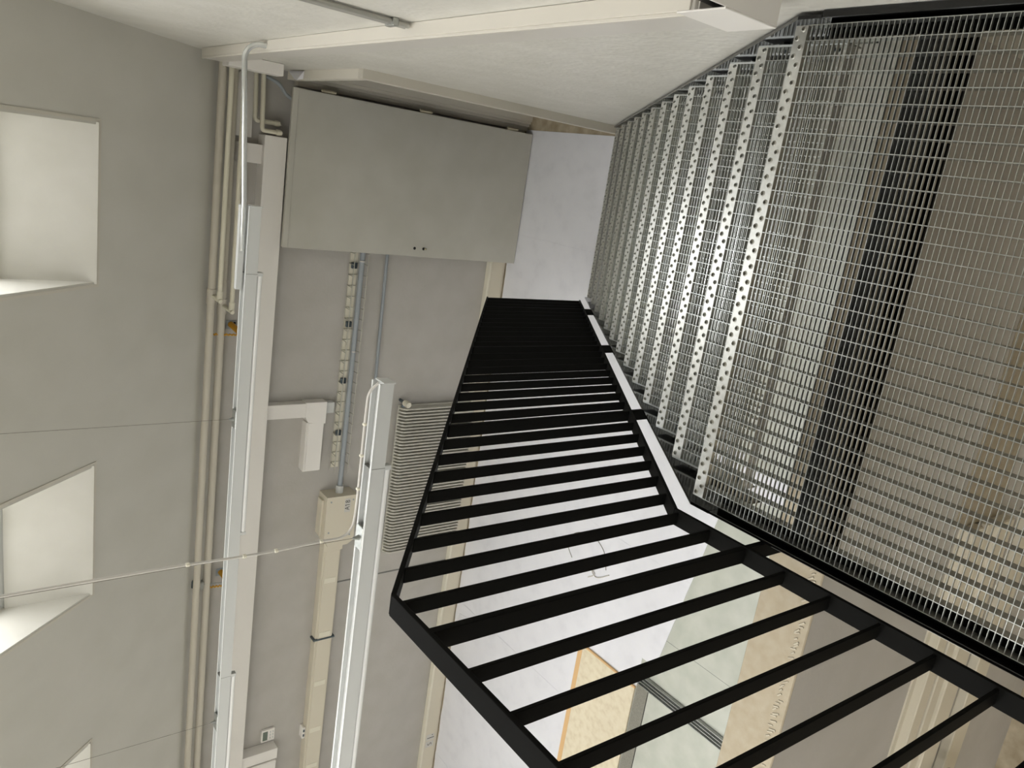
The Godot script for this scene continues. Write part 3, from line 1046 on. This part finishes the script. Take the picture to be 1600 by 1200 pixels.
	tube(st, [Vector3(-2.50, ty - 0.012, -5.206), Vector3(-2.562, ty - 0.012, -5.205)], 0.030, 14)
	part(st, "gland", M.grey_box, t)
	for cx in [-0.74, -1.42, -1.94, -2.25]:
		st = mb()
		tube(st, [Vector3(cx - 0.004, ty - 0.021, -5.215), Vector3(cx + 0.004, ty - 0.021, -5.215)], 0.021, 12)
		part(st, "cable_tie", M.cable, t)
	# thin conduit lower on the wall
	st = mb()
	tube(st, [Vector3(0.35, 1.105, -5.266), Vector3(-3.405, 1.055, -5.266)], 0.012, 10)
	tag(part(st, "thin_conduit", M.grey_pipe, self), "thin grey conduit along the far wall below the wire basket", "conduit")
	# cream junction box and trunking
	t = thing("cream_junction_box", "large cream junction box with a label between conduit and cream trunking", "junction box")
	st = mb()
	prism(st, [Vector2(-2.56, 1.20), Vector2(-2.56, 1.455), Vector2(-2.90, 1.455), Vector2(-2.985, 1.415), Vector2(-2.985, 1.25), Vector2(-2.95, 1.20)], BACKZ + 0.001, -5.125)
	part(st, "body", M.cream, t)
	st = mb()
	box(st, Vector3(-2.90, 1.455, -5.255), Vector3(-2.60, 1.475, -5.175), 0.003)
	part(st, "top_flange", M.cream, t)
	for s in [Vector2(-2.60, 1.42), Vector2(-2.86, 1.42), Vector2(-2.60, 1.235), Vector2(-2.90, 1.24)]:
		st = mb()
		tube(st, [Vector3(s.x, s.y, -5.126), Vector3(s.x, s.y, -5.122)], 0.007, 8)
		part(st, "screw", M.grey_pipe, t)
	st = mb()
	box(st, Vector3(-2.70, 1.255, -5.126), Vector3(-2.585, 1.305, -5.1242))
	var lb := part(st, "label_sticker", M.label, t)
	text("A18", 0.05, M.ink, "lettering", lb, Vector3(-2.64, 1.28, -5.124))
	t = thing("cream_trunking", "cream trunking with clipped lid running from the junction box along the wall", "trunking")
	st = mb()
	box(st, Vector3(LEFTX, 1.262, BACKZ + 0.001), Vector3(-2.985, 1.412, -5.20), 0.003)
	part(st, "channel", M.cream, t)
	st = mb()
	box(st, Vector3(LEFTX, 1.272, -5.20), Vector3(-3.06, 1.395, -5.192), 0.002)
	part(st, "lid", M.cream, t)
	st = mb()
	box(st, Vector3(-3.06, 1.255, -5.225), Vector3(-2.985, 1.418, -5.186), 0.003)
	part(st, "end_sleeve", M.cream, t)
	for cx in [-3.325, -3.82, -4.29, -4.75, -5.12, -5.6]:
		st = mb()
		box(st, Vector3(cx - 0.022, 1.288, -5.193), Vector3(cx + 0.022, 1.385, -5.189), 0.001)
		part(st, "lid_clip", M.cream_lid, t)
	st = mb()
	box(st, Vector3(-3.87, 1.245, -5.262), Vector3(-3.855, 1.430, -5.186), 0.002)
	part(st, "strap", M.clip, t)
	st = mb()
	box(st, Vector3(-4.83, 1.412, BACKZ + 0.001), Vector3(-4.72, 1.440, -5.215), 0.004)
	var so := part(st, "wall_socket", M.duct, self)
	tag(so, "small white double socket on top of the cream trunking", "socket")
	for dx in [-0.02, 0.025]:
		st = mb()
		box(st, Vector3(-4.775 + dx - 0.012, 1.420, -5.216), Vector3(-4.775 + dx + 0.012, 1.434, -5.2135))
		part(st, "opening", M.clip, so)
	# room controller and the white box beside it
	t = thing("room_controller", "small white wall controller with grey display beside the white box duct", "thermostat")
	st = mb()
	box(st, Vector3(-4.775, 1.668, BACKZ + 0.001), Vector3(-4.660, 1.778, -5.255), 0.003)
	part(st, "body", M.duct, t)
	st = mb()
	box(st, Vector3(-4.760, 1.728, -5.256), Vector3(-4.675, 1.768, -5.2535))
	part(st, "display", M.screen, t)
	for i in 6:
		st = mb()
		var bx := -4.745 + 0.028 * (i % 3)
		var by := 1.706 - 0.022 * floorf(i / 3.0)
		box(st, Vector3(bx - 0.008, by - 0.005, -5.256), Vector3(bx + 0.008, by + 0.005, -5.2525), 0.001)
		part(st, "button", M.grey_box, t)
	t = thing("end_duct_box", "white duct dropping from the box duct past the wall controller", "duct")
	st = mb()
	box(st, Vector3(-4.90, 1.665, BACKZ + 0.001), Vector3(-4.80, 1.962, -5.175), 0.002)
	part(st, "drop", M.duct, t)
	st = mb()
	box(st, Vector3(-5.3, 1.675, BACKZ + 0.001), Vector3(-4.905, 1.962, -5.16), 0.006)
	part(st, "body", M.duct, t)
	# yellow taped wall hooks
	var hooks := [[-1.235, 2.215, "yellow taped bracket and cord near the pipe tees"], [-3.12, 2.185, "yellow taped bracket and cord beside the beam clamp"]]
	for h in hooks:
		t = thing("wall_bracket", h[2], "bracket")
		st = mb()
		box(st, Vector3(h[0] - 0.03, h[1] - 0.035, BACKZ + 0.001), Vector3(h[0] + 0.03, h[1] + 0.035, BACKZ + 0.008), 0.002)
		part(st, "plate", M.grey_pipe, t)
		st = mb()
		box(st, Vector3(h[0] + 0.005, h[1] - 0.03, BACKZ + 0.008), Vector3(h[0] + 0.02, h[1] - 0.015, BACKZ + 0.0085))
		part(st, "slot", M.dark, t)
		st = mb()
		tube(st, [Vector3(h[0] + 0.005, h[1] + 0.005, BACKZ + 0.008), Vector3(h[0] - 0.04, h[1] - 0.035, -5.13)], 0.020, 10)
		part(st, "taped_arm", M.yellow, t)
		st = mb()
		var cord := []
		for k in 26:
			var f := k / 25.0
			cord.append(Vector3(h[0] - 0.04 + 0.006 * sin(k * 2.1) * (0.3 + f), h[1] - 0.03 + 0.185 * f, -5.14 + 0.008 * cos(k * 2.1) - 0.02 * f))
		tube(st, cord, 0.006, 6)
		part(st, "cord", M.yellow, t)
	# beam clamp with rod
	t = thing("beam_clamp", "galvanised clamp with a thin rod fixed to the ceiling edge", "clamp")
	st = mb()
	var cy := roof_y(-5.15)
	box(st, Vector3(-3.135, cy - 0.05, -5.18), Vector3(-3.075, cy + 0.008, -5.135), 0.006)
	part(st, "jaw", M.clip, t)
	st = mb()
	box(st, Vector3(-3.150, cy - 0.075, -5.172), Vector3(-3.090, cy - 0.040, -5.122), 0.006)
	part(st, "nut_block", M.steel, t)
	st = mb()
	tube(st, [Vector3(-3.12, cy - 0.06, -5.147), Vector3(-3.14, 2.16, -5.147)], 0.005, 8)
	part(st, "rod", M.steel, t)
	st = mb()
	box(st, Vector3(-3.165, 2.135, -5.17), Vector3(-3.115, 2.17, -5.125), 0.005)
	part(st, "lower_clip", M.clip, t)

# ---------------------------------------------------------------- radiator
func make_radiator() -> void:
	var t := thing("radiator", "grey column radiator with a cream valve under the far wall conduits", "radiator")
	var x0 := -1.885
	var n := 47
	var p := 0.0276
	var st := mb()
	box(st, Vector3(x0 - p * n, 0.13, -5.262), Vector3(x0 + 0.005, 0.855, -5.235), 0.004)
	part(st, "back_panel", M.door, t)
	st = mb()
	prism(st, [Vector2(5.235, 0.135), Vector2(5.175, 0.155), Vector2(5.172, 0.82), Vector2(5.19, 0.845), Vector2(5.235, 0.862)], -0.006, 0.006, ALONG_X)
	var fin := mesh(st, M.door)
	for k in n:
		put(fin, "fin", t, Vector3(x0 - p * (k + 0.5), 0, 0))
	for x in [x0 - 0.1, x0 - p * n + 0.1]:
		st = mb()
		box(st, Vector3(x - 0.02, 0.3, BACKZ + 0.001), Vector3(x + 0.02, 0.7, -5.262))
		part(st, "wall_bracket", M.grey_pipe, t)
	st = mb()
	tube(st, [Vector3(x0 + 0.0, 0.835, -5.21), Vector3(x0 + 0.052, 0.835, -5.21)], 0.014, 12)
	tube(st, [Vector3(x0 + 0.042, 0.835, -5.27), Vector3(x0 + 0.042, 0.835, -5.19)], 0.012, 12)
	var v := part(st, "valve", M.clip, t)
	st = mb()
	tube(st, [Vector3(x0 + 0.042, 0.835, -5.195), Vector3(x0 + 0.042, 0.835, -5.185), Vector3(x0 + 0.042, 0.835, -5.13), Vector3(x0 + 0.042, 0.835, -5.122)], [0.018, 0.026, 0.028, 0.020], 16)
	part(st, "knob", M.cream_lid, v)

# ---------------------------------------------------------------- hanging lamp rows
func lamp_row(called_label: String, x0: float, y: float, z: float, tube_gap: float, wires: Array) -> Node3D:
	# channel 65 mm deep and 60 mm high hung from wires, open at the top; y is its top
	var t := thing("hanging_lamp_row", called_label, "lamp", "rows of unlit tube lamps on wires")
	var x1 := LEFTX + 0.6
	var d := 0.065
	var st := mb()
	box(st, Vector3(x1, y - 0.060, z), Vector3(x0, y, z + 0.004), 0.0008)
	part(st, "front_side", M.lamp_white, t)
	st = mb()
	box(st, Vector3(x1, y - 0.060, z - d), Vector3(x0, y, z - d + 0.004), 0.0008)
	part(st, "rear_side", M.lamp_white, t)
	st = mb()
	box(st, Vector3(x1, y - 0.024, z - d + 0.004), Vector3(x0, y - 0.020, z))
	part(st, "tray", M.lamp_white, t)
	st = mb()
	box(st, Vector3(x1, y - 0.002, z - 0.008), Vector3(x0, y + 0.0015, z + 0.005), 0.0006)
	part(st, "lip", M.lamp_white, t)
	st = mb()
	box(st, Vector3(x1, y - 0.002, z - d - 0.001), Vector3(x0, y + 0.0015, z - d + 0.010), 0.0006)
	part(st, "lip", M.lamp_white, t)
	st = mb()
	box(st, Vector3(x0 - 0.002, y - 0.066, z - d - 0.002), Vector3(x0 + 0.004, y - 0.014, z + 0.006), 0.001)
	part(st, "end_cap", M.lamp_white, t)
	# tubes, one after the other under the front edge
	var xt := x0 - tube_gap
	while xt - 1.449 > x1:
		st = mb()
		tube(st, [Vector3(xt, y - 0.076, z - 0.012), Vector3(xt - 1.449, y - 0.076, z - 0.012)], 0.014, 12)
		var tb := part(st, "lamp_tube", M.tube, t)
		st = mb()
		for e in [xt, xt - 1.449]:
			box(st, Vector3(e - 0.010, y - 0.09, z - 0.028), Vector3(e + 0.010, y - 0.055, z + 0.003), 0.002)
		part(st, "socket", M.lamp_white, tb)
		st = mb()
		box(st, Vector3(xt - 0.001, y - 0.0605, z - d - 0.0005), Vector3(xt + 0.001, y + 0.0005, z + 0.0045))
		part(st, "module_joint", M.seam, t)
		xt -= 1.449 + 0.91
	for wx in wires:
		st = mb()
		tube(st, [Vector3(wx, y, z - d * 0.5), Vector3(wx, roof_y(z - d * 0.5) + 0.01, z - d * 0.5)], 0.0012, 6)
		part(st, "wire", M.grey_cable, t)
		st = mb()
		box(st, Vector3(wx - 0.05, y - 0.004, z - d + 0.002), Vector3(wx + 0.05, y + 0.004, z - 0.004), 0.002)
		tube(st, [Vector3(wx, y + 0.003, z - d * 0.5), Vector3(wx, y + 0.03, z - d * 0.5)], [0.012, 0.004], 10)
		part(st, "hanger_clip", M.steel, t)
	return t

func make_lamps() -> void:
	lamp_row("rear row of unlit white tube lamps on wires joined to the shiny conduit", -0.322, 2.600, -3.925, 0.335, [-1.44, -3.335, -5.3])
	var t := lamp_row("front row of unlit white tube lamps with a tied cable in its channel", -0.822, 2.535, -2.545, 0.35, [-1.48, -3.3, -5.2])
	# white cable duct lying on the first lamps of the rear row
	var st := mb()
	box(st, Vector3(-0.745, 2.600, -3.992), Vector3(-0.32, 2.632, -3.962), 0.002)
	tag(part(st, "cable_duct", M.lamp_white, self), "short white cable duct lying on the rear lamp row", "duct")
	# supply cable: from the channel of the front row up to the roof
	var t2 := thing("supply_cable", "white cable tied to a lamp wire and rising to the ceiling", "cable")
	st = mb()
	var zc := -2.5775
	var pts := spline([Vector3(-0.83, 2.525, zc), Vector3(-0.87, 2.552, zc - 0.012), Vector3(-0.95, 2.556, zc - 0.016), Vector3(-1.2, 2.556, zc - 0.014), Vector3(-1.36, 2.558, zc - 0.012), Vector3(-1.43, 2.570, zc - 0.006), Vector3(-1.465, 2.61, zc), Vector3(-1.470, 2.70, zc), Vector3(-1.478, 2.95, zc), Vector3(-1.472, 3.3, zc), Vector3(-1.474, 4.0, zc), Vector3(-1.476, roof_y(zc) - 0.012, zc)], 5)
	tube(st, pts, 0.0052, 8)
	part(st, "cable", M.cable, t2)
	for p in [Vector3(-1.00, 2.556, zc - 0.016), Vector3(-1.13, 2.556, zc - 0.015), Vector3(-1.27, 2.557, zc - 0.013), Vector3(-1.47, 2.70, zc), Vector3(-1.477, 2.88, zc), Vector3(-1.477, 3.0, zc), Vector3(-1.473, 3.2, zc)]:
		st = mb()
		tbox(st, Transform3D(Basis(), p), Vector3(0.012, 0.016, 0.016), 0.003)
		part(st, "cable_tie", M.cream_lid, t2)

# ---------------------------------------------------------------- things under the landing
func make_under_landing() -> void:
	var zf := -0.92
	var t := thing("wall_trunking", "cream multi-channel trunking on the partition below the landing", "trunking")
	var x1 := -0.86
	var rows := [[1.262, 1.190, 0.035, "channel"], [1.150, 1.085, 0.030, "channel"], [1.085, 0.960, 0.042, "channel"], [0.815, 0.685, 0.036, "channel"]]
	for r in rows:
		var st := mb()
		box(st, Vector3(LEFTX, r[1], zf), Vector3(x1, r[0], zf + r[2]), 0.004)
		part(st, r[3], M.cream, t)
	var st := mb()
	box(st, Vector3(LEFTX, 1.150, zf), Vector3(x1, 1.190, zf + 0.010))
	part(st, "slot", M.grey_cable, t)
	st = mb()
	box(st, Vector3(LEFTX, 1.262, zf), Vector3(x1, 1.290, zf + 0.006))
	part(st, "wall_gap", M.cream, t)
	st = mb()
	box(st, Vector3(x1, 1.02, zf), Vector3(0.0, 1.34, zf + 0.004), 0.001)
	tag(part(st, "plaster_panel", M.plaster, self), "bare plaster panel on the partition beside the trunking end", "panel")
	# coil of grey cable hanging by the trunking
	var c := Vector3(-2.03, 0.93, zf + 0.09)
	var pts := []
	for k in 97:
		var a := TAU * k / 24.0
		var r := 0.13 + 0.012 * sin(k * 0.37)
		pts.append(c + Vector3(cos(a) * r, sin(a) * r * 0.9, 0.02 * sin(a * 0.5 + k * 0.1)))
	st = mb()
	tube(st, pts, 0.006, 7)
	tag(part(st, "cable_coil", M.grey_cable, self), "coil of grey cable hanging below the landing by the trunking", "cable")
	# galvanised bracket bolted under the landing edge
	t = thing("landing_bracket", "galvanised bracket with slot and bolt at the outer edge of the landing", "bracket")
	st = mb()
	box(st, Vector3(-0.80, LAND - 0.118, -0.60), Vector3(-0.7465, LAND - 0.112, -0.49), 0.001)
	part(st, "plate", M.grey_box, t)
	st = mb()
	tube(st, [Vector3(-0.775, LAND - 0.112, -0.57), Vector3(-0.775, LAND - 0.1112, -0.57)], 0.008, 10)
	part(st, "slot", M.clip, t)
	st = mb()
	tube(st, [Vector3(-0.775, LAND - 0.112, -0.51), Vector3(-0.775, LAND - 0.104, -0.51)], 0.010, 6)
	part(st, "bolt", M.steel, t)

func _ready() -> void:
	make_view()
	make_materials()
	make_room()
	make_floor_coverings()
	make_stairs()
	make_railing()
	make_door()
	make_right_wall_fittings()
	make_far_wall_fittings()
	make_radiator()
	make_lamps()
	make_under_landing()
